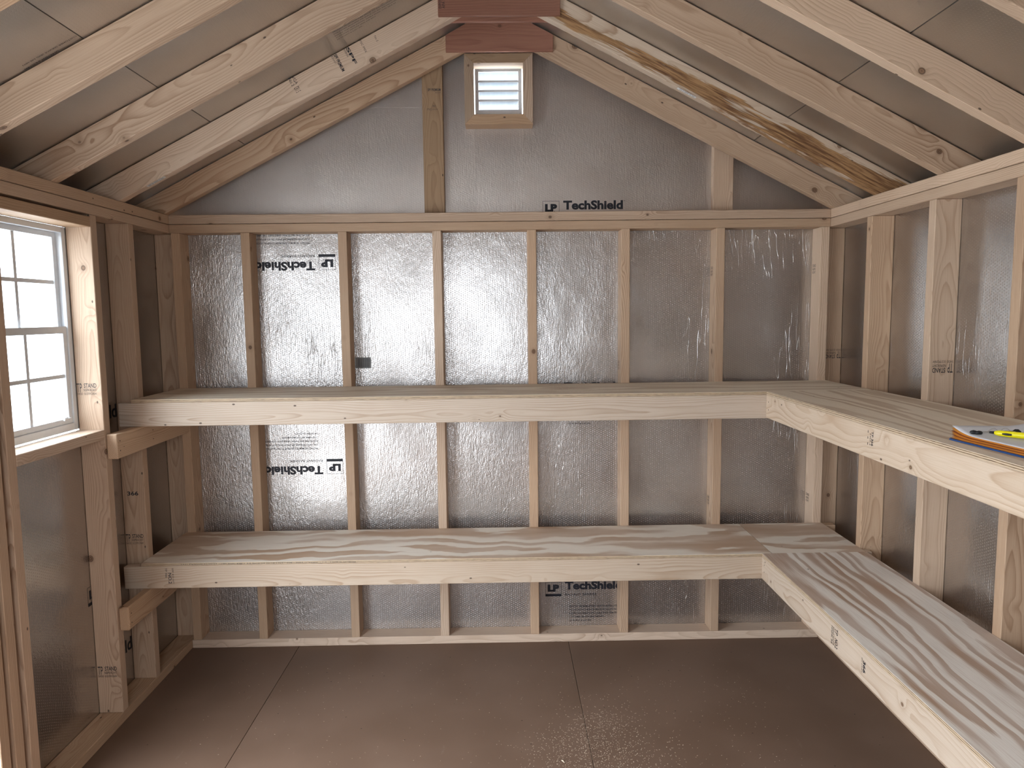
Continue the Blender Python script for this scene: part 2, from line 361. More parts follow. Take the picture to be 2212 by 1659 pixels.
def text_mesh(s, bold=0.0, line=1.0, align='LEFT'):
    cu = bpy.data.curves.new('t', 'FONT'); cu.body = s; cu.size = 1.0; cu.offset = bold; cu.space_line = line
    cu.align_x = align; cu.resolution_u = 3
    o = bpy.data.objects.new('t', cu); COL.objects.link(o)
    dg = bpy.context.evaluated_depsgraph_get(); dg.update()
    me = bpy.data.meshes.new_from_object(o.evaluated_get(dg))
    bpy.data.objects.remove(o); bpy.data.curves.remove(cu)
    return me
def put_text(bm, s, x0, x1, y0, y1, bold=0.0, line=1.0):
    """letters of s fitted in the rectangle (inches) on the local XY plane"""
    me = text_mesh(s, bold, line); tmp = bmesh.new(); tmp.from_mesh(me); bpy.data.meshes.remove(me)
    xs = [v.co.x for v in tmp.verts]; ys = [v.co.y for v in tmp.verts]
    ax, bx, ay, by = min(xs), max(xs), min(ys), max(ys)
    mp = {}
    for v in tmp.verts:
        mp[v] = bm.verts.new(Vector((x0+(v.co.x-ax)/(bx-ax)*(x1-x0), y0+(v.co.y-ay)/(by-ay)*(y1-y0), 0))*U)
    for f in tmp.faces:
        try: bm.faces.new([mp[v] for v in f.verts])
        except ValueError: pass
    tmp.free()
def put_rect(bm, x0, x1, y0, y1):
    v = [bm.verts.new(Vector(p)*U) for p in ((x0, y0, 0), (x1, y0, 0), (x1, y1, 0), (x0, y1, 0))]; bm.faces.new(v)
def put_ring(bm, x0, x1, y0, y1, t):
    for r in ((x0, x1, y0, y0+t), (x0, x1, y1-t, y1), (x0, x0+t, y0+t, y1-t), (x1-t, x1, y0+t, y1-t)): put_rect(bm, *r)
def flat_matrix(origin, right, up):
    r = Vector(right).normalized(); u = Vector(up); u = (u-r*u.dot(r)).normalized(); nrm = r.cross(u)
    mw = Matrix((r, u, nrm)).transposed().to_4x4(); mw.translation = (Vector(origin)+nrm*0.02)*U
    return mw
def print_mesh(name, bm, mat, parent, origin, right, up):
    me = bpy.data.meshes.new(name); bm.to_mesh(me); bm.free(); me.materials.append(M[mat])
    o = bpy.data.objects.new(name, me); o.matrix_basis = flat_matrix(origin, right, up)
    return link(o, parent)
def stamp(parent, origin, right, up, items, mat='ink', name='printed_stamp'):
    bm = bmesh.new()
    for it in items: put_text(bm, *it)
    return print_mesh(name, bm, mat, parent, origin, right, up)
FINE = ['PROTECT FROM MOISTURE PRIOR TO INSTALLATION', 'FOIL FACED REQUIRES AIR SPACE ON ALL INSTALLATIONS',
        'ROOFS: THIS SIDE DOWN, GABLE ENDS: THIS SIDE IN', 'CUSTOMER SERVICE (800) 648-6893', 'US PATENT # 6,251,495']
FW = [9.4, 10.4, 9.6, 6.3, 4.0]
def brand(parent, origin, right, up, sub=True, fine=0, name='printed_logo'):
    """boxed LP mark and name; local origin = top left corner of the box"""
    bm = bmesh.new()
    put_ring(bm, 0, 2.95, -2.75, 0, 0.06)
    put_text(bm, 'LP', 0.42, 2.55, -1.85, -0.5, 0.07)
    put_rect(bm, 2.02, 2.14, -1.82, -1.70)
    put_text(bm, 'TechShield', 3.62, 14.1, -1.52, 0.06, 0.042)
    put_text(bm, '\u00ae', 14.25, 14.5, -0.2, 0.06)
    if sub:
        put_rect(bm, 0, 2.95, -2.72, -2.27)
        put_text(bm, 'RADIANT BARRIER', 3.64, 9.5, -2.66, -2.22, 0.004)
    o = print_mesh(name, bm, 'ink', parent, origin, right, up)
    if fine:
        bm = bmesh.new()
        for i, (t, w) in enumerate(zip(FINE, FW)):
            y = -4.72-0.68*i
            put_text(bm, t, 4.42, 4.42+w, y-0.17, y+0.17, 0.015)
        print_mesh('printed_text', bm, 'ink', parent, origin, right, up)
    return o
TPS = [('TP', 0.0, 0.72, 0.42, 1.65), ('STAND', 1.02, 2.75, 1.0, 1.65, 0.012), ('NSPR/KDHT', 0.95, 2.75, 0.52, 0.88), ('SWDD  SCOTPCI76W', 0.0, 2.72, 0.02, 0.33)]

# ------------------------------------------------------------------ the shell
H = 76.44                    # top of the plates
SL = 0.515                   # roof rise per run
def zb(x): return H + SL*(56.5-abs(x))       # rafter underside
TV = 3.5*math.sqrt(1+SL*SL)
def zt(x): return zb(x)+TV
YF = -137.0                  # stud face of the front wall

struct(boxes('ground', [((-900, -900, -9), (900, 900, -8))], 'ground'), 'pale ground outside the shed')
floor = struct(boxes('floor', [((-60.5, -141, -8), (60.5, 4, -0.75))], 'dark'), 'dark underfloor below the brown panels')
for x0, x1 in ((-60.4, -37.47), (-37.40, 11.08), (11.15, 60.4)):
    board('floor_panel', (x0, -140.9, -0.75), (x1, 3.9, 0.0), 'y', 'x', 'floor', floor, 0.03)

# back wall
wb = struct(boxes('wall_back', [((-60.45, 3.5, 0), (60.45, 3.95, H+0.3))], 'foil_back'), 'foil-faced back wall between studs')
VX0, VX1, VZ0, VZ1 = -4.42, 3.90, 92.8, 101.2
def gable_panel(lst): return prism('gable_panel', lst, 3.5, 3.95, 'foil_gable', wb, None, 0.03 if min(p[0] for p in lst) < -14 else 0.0)
def gz(x): return zt(x)
for poly in ([(-60, H+.3), (-13.0, H+.3), (-13.0, 94.75), (-(56.5-(94.75-TV-H)/SL), 94.75), (-60, gz(60))],
             [(-(56.5-(94.75-TV-H)/SL), 94.75), (-13.0, 94.75), (-13.0, gz(13))],
             [(-13.0, H+.3), (VX0, H+.3), (VX0, gz(VX0)), (-13.0, gz(13))],
             [(VX0, H+.3), (VX1, H+.3), (VX1, VZ0), (VX0, VZ0)],
             [(VX0, VZ1), (VX1, VZ1), (VX1, gz(VX1)), (0, gz(0)), (VX0, gz(VX0))],
             [(VX1, H+.3), (60, H+.3), (60, gz(60)), (VX1, gz(VX1))]):
    gable_panel(poly)
board('top_plate', (-56.48, 0, H-1.5), (56.48, 3.48, H), 'x', 'y', 'pine', wb)
board('top_plate', (-56.48, 0, H-3.0), (56.48, 3.48, H-1.58), 'x', 'y', 'pine', wb)
board('bottom_plate', (-56.48, 0, 0.01), (56.48, 3.48, 1.5), 'x', 'y', 'pine_soft', wb)
bst = []
for i, (x0, x1) in enumerate(((-56.25, -54.75), (-44.45, -42.95), (-27.95, -26.45), (-11.87, -10.37), (4.37, 5.87), (20.47, 21.97), (36.82, 38.32), (54.88, 56.38))):
    bst.append(board('stud', (x0, 0, 1.52), (x1, 3.48, H-3.02), 'z', 'y', ('pine', 'pine', 'pine', 'pine_soft', 'pine', 'pine_strong', 'pine_strong', 'pine_soft')[i], wb))
for xa, xb, mt in ((-13.28, -9.78, 'brown'), (36.75, 40.2, 'pine')):
    prism('gable_stud', [(xa, H+.02), (xb, H+.02), (xb, zt(xb)-.05), (xa, zt(xa)-.05)], 2.0, 3.48, mt, wb, Vector((0, 0, 1)), 0.05)

# prints on the back wall
brand(wb, (7.2, 3.5, 78.72), (1, 0, 0), (0, 0, 1), False)
brand(wb, (-29.27, 3.5, 67.20), (-1, 0, 0), (0, 0, -1), True, 5)
brand(wb, (-29.2, 3.5, 30.72), (-1, 0, 0), (0, 0, -1), True, 5)
brand(wb, (7.22, 3.5, 9.86), (1, 0, 0), (0, 0, 1), True, 5)
brand(wb, (7.15, 3.5, 46.75), (1, 0, 0), (0, 0, 1), True, 5)
st = boxes('sticker', [((-26.4, 3.46, 49.8), (-23.6, 3.49, 51.75))], 'sticker_grey', wb)
stamp(wb, (-26.2, 3.45, 49.9), (1, 0, 0), (0, 0, 1), [('||||| ||| ||', 0.3, 1.35, 0.15, 1.6), ('|| |||| |', 1.6, 2.4, 0.1, 1.65)], 'ink', 'printed_barcode')
# lumber stamps on stud flanks
for x, y, z in ((36.82, 1.9, 65.4), (54.88, 1.9, 65.6), (20.47, 1.9, 49.1), (36.82, 1.9, 24.4), (54.88, 1.9, 24.6)):
    stamp(wb, (x, y+1.2, z), (0, -1, 0), (0, 0, 1), [('STAND', 0.05, 1.35, 1.1, 1.6), ('NSPR', 0.1, 1.3, 0.55, 0.95), ('KDHT', 0.1, 1.3, 0.0, 0.4)])
stamp(wb, (-12.6, 2.0, 96.9), (1, 0, 0), (0, 0, 1), [('SPF PREMIUM', 0.3, 2.5, 0.1, 0.55, 0.02), ('KD-HT', 1.6, 2.6, -0.25, -0.03)], 'ink_faint')
stamp(wb, (-12.4, 2.0, 94.2), (1, 0, 0), (0, 0, 1), [('FSC', 0.0, 0.7, -0.35, -0.02), ('C0129', 0.75, 1.7, -0.3, -0.1), ('MIX', 0.9, 1.4, 0.15, 0.5)], 'ink_faint')

# side walls
DOOR = (-116.0, -50.0, -0.1, 72.0); WIN = (-42.0, -23.5, 43.55, 71.7)
wl = struct(boxes('wall_left', [((-60.45, a, c), (-60.0, b, d)) for a, b, c, d in holed(-141, 3.95, 0, H+0.2, [DOOR, WIN])], 'foil_side'), 'foil-faced left wall with the window')
wr = struct(boxes('wall_right', [((60.0, -141, 0), (60.45, 3.95, H+0.2))], 'foil_side'), 'foil-faced right wall behind the long shelves')
for w, s in ((wl, -1), (wr, 1)):
    xi, xo = 56.5*s, 59.98*s
    a, b = min(xi, xo), max(xi, xo)
    board('top_plate', (a, -141, H-1.5), (b, 3.48, H), 'y', 'x', 'pine_soft' if s > 0 else 'pine', w)
    board('top_plate', (a, -141, H-3.0), (b, 3.48, H-1.58), 'y', 'x', 'pine_soft' if s > 0 else 'pine', w)
board('bottom_plate', (-59.98, -49.9, 0.01), (-56.5, 3.48, 1.5), 'y', 'x', 'pine', wl)
board('bottom_plate', (-59.98, -141, 0.01), (-56.5, -116.1, 1.5), 'y', 'x', 'pine', wl)
board('bottom_plate', (56.5, -141, 0.01), (59.98, 3.48, 1.5), 'y', 'x', 'pine', wr)
LS = {}
for k, y in (('c', 2.0), ('s1', -13.44), ('s2', -23.49), ('jack', -43.5), ('king', -46.0), ('trim', -48.3), ('d1', -117.6), ('d2', -125.0)):
    LS[k] = board('stud', (-59.98, y, 1.52), (-56.5, min(y+1.5, 3.48), H-3.02), 'z', 'x', 'pine_strong' if k in ('jack', 'king') else ('pine'), wl)
board('window_header', (-59.98, -41.98, 71.7), (-56.5, -23.52, 73.1), 'y', 'x', 'pine', wl)
board('window_sill', (-59.98, -41.98, 42.2), (-56.5, -23.52, 43.55), 'y', 'x', 'pine_soft', wl)
board('door_header', (-59.98, -116.0, 72.0), (-56.5, -48.32, 73.4), 'y', 'x', 'pine', wl)
RS = {}
for k, y in enumerate((2.0, -13.9, -30.06, -46.29, -62.3, -78.3, -94.3, -110.3, -126.3)):
    RS[k] = board('stud', (56.5, y, 1.52), (59.98, min(y+1.5, 3.48), H-3.02), 'z', 'x', ('pine', 'pine', 'pine_soft', 'pine_strong')[k % 4], wr)
stamp(wl, (-59.8, -23.49, 6.97), (1, 0, 0), (0, 0, 1), TPS)
stamp(wl, (-59.95, -23.49, 48.5), (1, 0, 0), (0, 0, 1), TPS, 'ink_faint')
stamp(wl, (-59.88, -13.44, 23.65), (1, 0, 0), (0, 0, 1), TPS)
stamp(wl, (-59.2, -13.44, 31.5), (1, 0, 0), (0, 0, 1), [('366', 0, 1.7, 0, 0.66, 0.02)])
stamp(wr, (59.75, -30.06, 52.35), (-1, 0, 0), (0, 0, -1), TPS)
stamp(wr, (59.9, 2.0, 52.3), (-1, 0, 0), (0, 0, -1), TPS)
for z in (44.0, 6.7):
    stamp(wl, (-60.0, -20.5, z), (0, 1, 0), (0, 0, 1), [('Shield', 0.0, 6.95, 0.0, 2.1, 0.02)], 'ink', 'printed_logo')
bm = bmesh.new(); put_ring(bm, 0, 2.95, 0, 2.75, 0.05); put_text(bm, 'LP', 0.42, 2.5, 0.9, 2.2, 0.045); put_rect(bm, 0, 2.95, 0, 0.45)
print_mesh('printed_logo', bm, 'ink', wl, (-60.0, -24.35, 18.0), (0, 1, 0), (0, 0, 1))

# front wall behind the photographer, with an open hatch
FDOOR = (-26.0, 4.0, 40.0, 72.0)
wf = struct(boxes('wall_front', [((a, -141.45, c), (b, -141.0, d)) for a, b, c, d in holed(-60.45, 60.45, 0, H+.2, [FDOOR])], 'foil_back'), 'front wall behind the viewpoint')
prism('gable_panel', [(-60, H+.2), (60, H+.2), (60, zt(60)), (0, zt(0)), (-60, zt(60))], -141.45, -141.0, 'foil_gable', wf, None, 0.0)
for x in (-56.2, -44, -27.6, 4.1, 22, 38, 54.7):
    board('stud', (x, -140.98, 1.52), (x+1.5, -137.5, H-3.02), 'z', 'y', 'pine', wf)
for xa, z in ((-56.48, H-1.5), (-56.48, H-3.0), (-56.48, 0.02)):
    board('plate', (xa, -140.98, z), (56.48, -137.5, z+1.47), 'x', 'y', 'pine', wf)
board('opening_header', (-26.0, -140.98, 72.0), (4.0, -137.5, 73.4), 'x', 'y', 'pine', wf)
board('opening_sill', (-26.0, -140.98, 38.5), (4.0, -137.5, 40.0), 'x', 'y', 'pine', wf)

# ------------------------------------------------------------------ roof
ceil = struct(prism('ceiling', [(-62.7, zt(62.7)+.6), (0, zt(0)+.6), (62.7, zt(62.7)+.6), (62.7, zt(62.7)+1.1), (0, zt(0)+1.1), (-62.7, zt(62.7)+1.1)], -146, 9, 'shingle', None, None, 0.0), 'roof deck over the rafters')
for s in (-1, 1):
    d = Vector((s, 0, -SL)).normalized()
    for x0, x1 in ((0.05, 42.50), (42.62, 62.6)):
        poly = [(s*x0, zt(x0)+.12), (s*x1, zt(x1)+.12), (s*x1, zt(x1)+.48), (s*x0, zt(x0)+.48)]
        ex = d; ez = Vector((0, 1, 0)); 
        cxm = sum(p[0] for p in poly)/4; czm = sum(p[1] for p in poly)/4
        ey = Vector((0, 1, 0)); e3 = ex.cross(ey)
        mw = Matrix((ex, ey, e3)).transposed().to_4x4(); mw.translation = Vector((cxm, -68.5, czm))*U
        inv = mw.inverted(); bm = bmesh.new()
        a_ = [bm.verts.new(inv @ (Vector((p[0], -145.5, p[1]))*U)) for p in poly]; b_ = [bm.verts.new(inv @ (Vector((p[0], 8.5, p[1]))*U)) for p in poly]
        bm.faces.new(a_); bm.faces.new(b_[::-1])
        for i in range(4): bm.faces.new((a_[i], a_[(i+1) % 4], b_[(i+1) % 4], b_[i]))
        mesh_obj('roof_panel', bm, 'foil_roof', ceil, mw)
    # eave closure
    boxes('fascia', [((min(s*61.95, s*62.6), -146, zb(61)-1.0), (max(s*61.95, s*62.6), 9, zt(62.6)+.1))], 'pine', ceil)
    boxes('soffit', [((min(s*60.47, s*61.95), -146, zb(62)-0.5), (max(s*60.47, s*61.95), 9, zb(62)-0.1))], 'pine', ceil)
    prev = (0, 0)
    for k in range(9):
        y1 = 0.25 if k == 0 else -14.0-16.05*(k-1); y0 = y1-1.5
        if k == 0: y0, y1 = -1.25, 0.25
        poly = [(s*0.02, zb(0)), (s*56.5, H+0.01), (s*60.46, H+0.01), (s*60.46, zb(60.46)-.0), (s*61.9, zb(61.9)), (s*61.9, zt(61.9)), (s*0.02, zt(0))]
        if s < 0: poly = poly[::-1]
        mt = 'bark' if (s > 0 and k == 1) else ('pine_strong', 'pine_soft', 'pine_strong', 'pine')[k % 4]
        if s > 0 and k != 1: mt = ('pine', 'pine', 'pine_strong', 'pine_soft')[k % 4]
        rf = prism('rafter', poly, y0, y1, mt, ceil, Vector((1, 0, -s*SL)), 0.06)
        if k == 1 and s < 0: RAF1 = rf
def gusset(y0, y1):
    b = 102.1
    prism('ridge_gusset', [(-8.83, b), (8.83, b), (8.83, b+2.55), (4.6, b+4.75), (3.2, b+5.5), (-3.2, b+5.5), (-5.1, b+4.6), (-8.83, b+2.6)], y0, y1, 'fir', ceil, Vector((1, 0, 0)), 0.04)
gusset(-1.89, -1.26)
for k in range(1, 9):
    y1 = -14.0-16.05*(k-1)
    gusset(y1-1.5-0.63, y1-1.51)
    gusset(y1+0.01, y1+0.63)
def roof_pt(s, x, y, off=0.0): return Vector((s*x, y, zt(x)+off))
dL = Vector((1, 0, SL)).normalized()
bm = bmesh.new()
for i, (t, w) in enumerate(zip(FINE, FW)): put_text(bm, t, 0, w, -0.15-0.66*i, 0.15-0.66*i)
print_mesh('printed_text', bm, 'ink', ceil, (-22.85, -21.6, zt(22.85)+.12), dL, Vector((0, -1, 0)))
bm = bmesh.new()
put_text(bm, FINE[3], 0, 6.3, -0.15, 0.15); put_text(bm, 'US PATENT # 6,251,495', 2.6, 6.6, 0.55, 0.85)
print_mesh('printed_text', bm, 'ink', ceil, (-42.7, -48.5, zt(42.7)+.12), -dL, Vector((0, 1, 0)))
# stamps on the near face of the second rafter, letters across the board
dn = Vector((SL, 0, -1)).normalized()
for x, z, t1, t2 in ((-24.2, 96.9, 'SPF PREMIUM', 'KD-HT'), (-22.4, 97.9, 'SPF', 'INTERFOR')):
    stamp(ceil, (x, -15.5, z), (0.515, 0, -1), (1, 0, 0.515), [(t1, 0.0, 2.6, 0.0, 0.5, 0.025), (t2, 0.0, 1.2, -0.4, -0.12)])
stamp(ceil, (-30.4, -15.5, 93.9), (0.515, 0, -1), (1, 0, 0.515), [('VGA', 0, 1.2, 0.0, 0.45), ('No 2', 0, 1.2, -0.6, -0.15), ('CR1 S', 1.5, 2.3, -0.5, 0.3)])
stamp(ceil, (-20.4, -15.5, 98.9), (0.515, 0, -1), (1, 0, 0.515), [('FSC MIX', 0, 1.9, 0.0, 0.3), ('No.2', 0.4, 1.3, 2.2, 2.5)], 'ink_faint')
# paper stickers under rafters
for s, xa, xb in ((-1, 52.4, 49.6), (1, 28.9, 26.1)):
    mw = flat_matrix((s*xa, -14.9, zb(xa)-0.03), Vector((-s, 0, SL)), Vector((0, s, 0)))
    bm = bmesh.new(); put_rect(bm, 0, 3.1, 0.0 if s < 0 else -0.75, 0.75 if s < 0 else 0.0)
    me = bpy.data.meshes.new('sticker'); bm.to_mesh(me); bm.free(); me.materials.append(M['sticker'])
    o = bpy.data.objects.new('sticker', me); o.matrix_basis = mw; link(o, ceil)
    bm = bmesh.new(); yy = 0.1 if s < 0 else -0.65
    put_text(bm, '||| || ||||| | |||', 0.3, 2.7, yy, yy+0.5)
    me = bpy.data.meshes.new('printed_barcode'); bm.to_mesh(me); bm.free(); me.materials.append(M['ink'])
    o = bpy.data.objects.new('printed_barcode', me); mw2 = mw.copy(); mw2.translation = mw.translation + mw.to_3x3() @ Vector((0, 0, 0.02*U)); o.matrix_basis = mw2; link(o, ceil)
# stamps on the second ridge gusset
stamp(ceil, (-8.7, -16.13, 103.1), (0, 0, 1), (-1, 0, 0), [('APA 24/16', 0.0, 2.2, -0.9, -0.5), ('EXPOSURE 1', 0.0, 2.2, -0.4, 0.0)], 'ink')
stamp(ceil, (1.6, -16.13, 104.35), (1, 0, 0), (0, 0, 1), [('CDX', 0, 2.6, 0, 1.2, 0.03)], 'ink')

# ------------------------------------------------------------------ window in the left wall
XG_IN, XG_OUT = -60.55, -61.15
w1 = struct(boxes('window_1', [((-61.6, -42.0, 43.75), (-60.05, -41.1, 71.65)), ((-61.6, -24.4, 43.75), (-60.05, -23.55, 71.65)),
                               ((-61.6, -41.1, 70.9), (-60.05, -24.4, 71.65)), ((-61.6, -41.1, 43.75), (-60.05, -24.4, 44.75))], 'vinyl', bevel=0.05), 'white sash window in the left wall')
def sash(name, x, z0, z1, rail_top, rail_bot):
    s = boxes(name, [((x-.3, -41.1, z0), (x+.3, -24.4, z0+rail_bot)), ((x-.3, -41.1, z1-rail_top), (x+.3, -24.4, z1)),
                     ((x-.3, -41.1, z0+rail_bot), (x+.3, -40.2, z1-rail_top)), ((x-.3, -25.25, z0+rail_bot), (x+.3, -24.4, z1-rail_top))], 'vinyl', w1, (x, -32.75, (z0+z1)/2), 0.04)
    a, b, ym, zm = z0+rail_bot, z1-rail_top, -32.85, (z0+rail_bot+z1-rail_top)/2
    boxes('muntin', [((x-.12, ym-.28, a), (x+.12, ym+.28, b))], 'vinyl', s, (x, ym, zm))
    boxes('muntin', [((x-.11, -40.2, zm-.26), (x+.11, -25.25, zm+.26))], 'vinyl', s, (x, ym, zm))
    for ya, yb in ((-40.2, ym-.28), (ym+.28, -25.25)):
        for za, zc in ((a, zm-.26), (zm+.26, b)):
            boxes('pane', [((x-.04, ya, za), (x+.04, yb, zc))], 'glass', s, (x, (ya+yb)/2, (za+zc)/2))
    return s
sash('upper_sash', XG_OUT, 57.2, 70.9, 0.7, 0.9)
sl_ = sash('lower_sash', XG_IN, 44.75, 58.15, 0.95, 0.75)
boxes('sash_latch', [((XG_IN+.3, -26.6, 45.3), (XG_IN+.55, -25.0, 45.55)), ((XG_IN+.3, -26.4, 45.55), (XG_IN+.45, -25.6, 45.7))], 'vinyl', w1)

# ------------------------------------------------------------------ gable vent
FRM = [(-5.97, 5.52, 91.05, 102.55), (-4.42, 3.90, 92.68, 101.0)]
o_, i_ = FRM
vf = thing('vent_frame', (-0.2, 1.75, 91.05), 'mitred box frame of pine boards around the small gable vent', 'frame')
for poly, mt, ex in (([(o_[0], o_[2]), (o_[1], o_[2]), (i_[1], i_[2]), (i_[0], i_[2])], 'pine', (1, 0, 0)), ([(o_[0], o_[3]), (i_[0], i_[3]), (i_[1], i_[3]), (o_[1], o_[3])], 'brown', (1, 0, 0)),
                     ([(o_[0], o_[2]), (i_[0], i_[2]), (i_[0], i_[3]), (o_[0], o_[3])], 'brown', (0, 0, 1)), ([(o_[1], o_[2]), (o_[1], o_[3]), (i_[1], i_[3]), (i_[1], i_[2])], 'pine_strong', (0, 0, 1))):
    prism('frame_board', poly, 0.27, 3.48, mt, vf, Vector(ex), 0.03)
va = thing('gable_vent', (-0.2, 2.6, 92.8), 'white louvred vent set high in the gable wall', 'vent')
a0, a1, b0, b1 = -4.25, 3.72, 92.95, 100.6
def vbox(name, c0, c1, mt): return boxes(name, [(c0, c1)], mt, va, tuple((p+q)/2 for p, q in zip(c0, c1)), 0.02)
vbox('flange', (a0, 1.95, b0), (a0+.62, 2.05, b1), 'vent_white'); vbox('flange', (a1-.62, 1.95, b0), (a1, 2.05, b1), 'vent_white')
vbox('flange', (a0+.62, 1.96, b0), (a1-.62, 2.06, b0+.9), 'vent_white'); vbox('flange', (a0+.62, 1.96, b1-.5), (a1-.62, 2.06, b1), 'vent_white')
vh0, vh1 = b0+.9, b1-.5
for k in range(4):
    z0 = vh0+(vh1-vh0)*k/4; z1 = vh0+(vh1-vh0)*(k+1)/4
    bm = bmesh.new()
    pts = [(2.1, z1-0.02), (3.1, z0-0.12), (3.14, z0-0.12), (2.14, z1-0.02)]
    fr = [bm.verts.new(Vector((a0+.62, p[0], p[1]))*U) for p in pts]; bk = [bm.verts.new(Vector((a1-.62, p[0], p[1]))*U) for p in pts]
    bm.faces.new(fr); bm.faces.new(bk[::-1])
    for i in range(4): bm.faces.new((fr[i], fr[(i+1) % 4], bk[(i+1) % 4], bk[i]))
    mesh_obj('louver_blade', bm, 'blade', va)
    if k: vbox('louver_lip', (a0+.62, 2.02, z0-.17), (a1-.62, 2.16, z0+.17), 'vent_white')
for x in (a0+.3, a1-.3):
    for z in (b0+.3, (b0+b1)/2, b1-.3):
        bm = bmesh.new(); bmesh.ops.create_icosphere(bm, subdivisions=1, radius=0.08*U)
        mesh_obj('rivet', bm, 'steel', va, Matrix.Translation(Vector((x, 1.93, z))*U))

# ------------------------------------------------------------------ shelves
ZU, ZL, DU, DL, XR = 46.94, 21.38, 16.46, 15.95, 40.05
YE = -136.0
def ply(name, c0, c1, axis, mt, parent):
    return board(name, c0, c1, axis, 'x' if axis == 'y' else 'y', mt, parent, 0.02)
# lower, along the back wall
s1 = thing('wall_shelf', (0, 0, ZL-4), 'low shelf of striped plywood along the back wall, with a knotty front board', 'shelf')
ply('plywood_top', (-56.48, -DL, ZL-.5), (41.62, -0.02, ZL), 'x', 'ply_mid', s1)
ply('plywood_top', (41.68, -DL, ZL-.5), (56.45, -0.02, ZL), 'x', 'ply_mid', s1)
fb1 = board('front_board', (-59.2, -DL, ZL-4.05), (56.46, -DL+1.5, ZL-.52), 'x', 'z', 'spruce', s1)
board('back_ledger', (-56.4, -1.5, ZL-4.05), (56.46, -0.02, ZL-.52), 'x', 'z', 'pine', s1)
board('ledger_end', (56.47, -1.6, ZL-3.5), (58.3, -0.02, ZL-.02), 'x', 'z', 'pine', s1)
board('ledger_end', (56.47, -DL, ZL-3.5), (57.4, -DL+1.45, ZL-.02), 'x', 'z', 'pine', s1)
sl1 = board('side_ledger', (-56.48, -23.15, ZL-7.6), (-55.0, -0.04, ZL-4.08), 'y', 'z', 'pine', s1, 0.2)
stamp(fb1, (-52.85, -DL, ZL-.7), (0, 0, -1), (1, 0, 0), [('NO.2', 0.9, 2.6, 0.45, 0.95, 0.015), ('SPF KD-HT', 0.1, 2.6, 1.05, 1.3), ('TP 366', 0.1, 1.6, 0.0, 0.3)])
stamp(s1, (-50.3, -DL, ZL-.36), (1, 0, 0), (0, 0, 1), [('1231 Plywood 05/06/04 11:00 RGC Exp 1 4.5 2x12-24 32/16 1304 - 038 - 0004 /// Lower - 1.0 - Made in Uruguay', 0, 27.0, 0.0, 0.22)], 'ink', 'printed_edge_text')
# lower, along the right wall
s2 = thing('wall_shelf', (48.2, -60, ZL-4), 'low shelf along the right wall with bold brown flame plywood', 'shelf')
ply('plywood_top', (XR, YE, ZL-.45), (56.45, -DL-.03, ZL+.05), 'y', 'ply_strong', s2)
fb2 = board('front_board', (XR, YE, ZL-4.0), (XR+1.5, -DL-.02, ZL-.47), 'y', 'z', 'spruce', s2)
board('back_ledger', (55.0, YE, ZL-4.0), (56.48, -DL-.02, ZL-.47), 'y', 'z', 'pine', s2)
stamp(fb2, (XR, -39.9, ZL-.8), (0, 0, -1), (0, -1, 0), [('TP', 0.0, 0.8, 0.8, 1.6), ('NO.2', 1.3, 2.5, 0.9, 1.6, 0.02), ('KDHT SCOTP', 0.1, 2.4, 0.3, 0.65), ('NSPR 36', 0.1, 2.4, -0.1, 0.2)])
stamp(fb2, (XR, -47.2, ZL-1.3), (0, 0, -1), (0, -1, 0), [('366', 0.2, 1.6, 0.45, 1.0, 0.03), ('SPF S-DRY', 0.0, 1.8, 0.1, 0.3)])
# upper, along the back wall
s3 = thing('wall_shelf', (0, 0, ZU-4), 'upper shelf along the back wall, dusted with sawdust at its middle', 'shelf')
ply('plywood_top', (-56.2, -DU, ZU-.5), (56.45, -0.02, ZU), 'x', 'ply_soft', s3)
fb3 = board('front_board', (-58.15, -DU, ZU-4.1), (57.4, -DU+1.5, ZU-.52), 'x', 'z', 'spruce', s3)
board('back_ledger', (-56.4, -1.5, ZU-4.1), (56.4, -0.02, ZU-.52), 'x', 'z', 'pine', s3)
sl3 = board('side_ledger', (-56.48, -23.2, ZU-7.7), (-55.0, -0.04, ZU-4.14), 'y', 'z', 'pine_soft', s3, 0.1)
# upper, along the right wall
s4 = thing('wall_shelf', (48.2, -60, ZU-4), 'upper shelf along the right wall, carrying the blue clipboard', 'shelf')
ply('plywood_top', (XR-.1, YE, ZU-.45), (56.45, -DU-.03, ZU+.05), 'y', 'ply_soft', s4)
fb4 = board('front_board', (XR-.1, YE, ZU-4.0), (XR+1.4, -DU-.02, ZU-.47), 'y', 'z', 'spruce', s4)
board('back_ledger', (55.0, YE, ZU-4.0), (56.48, -DU-.02, ZU-.47), 'y', 'z', 'pine', s4)
stamp(fb4, (XR-.1, -47.2, ZU-.95), (0, 0, -1), (0, -1, 0), [('TP 366', 0.0, 1.6, 0.6, 1.0, 0.02), ('NO.2', 0.3, 1.6, 0.25, 0.5), ('- - -', 0.0, 1.6, -0.2, -0.1)])
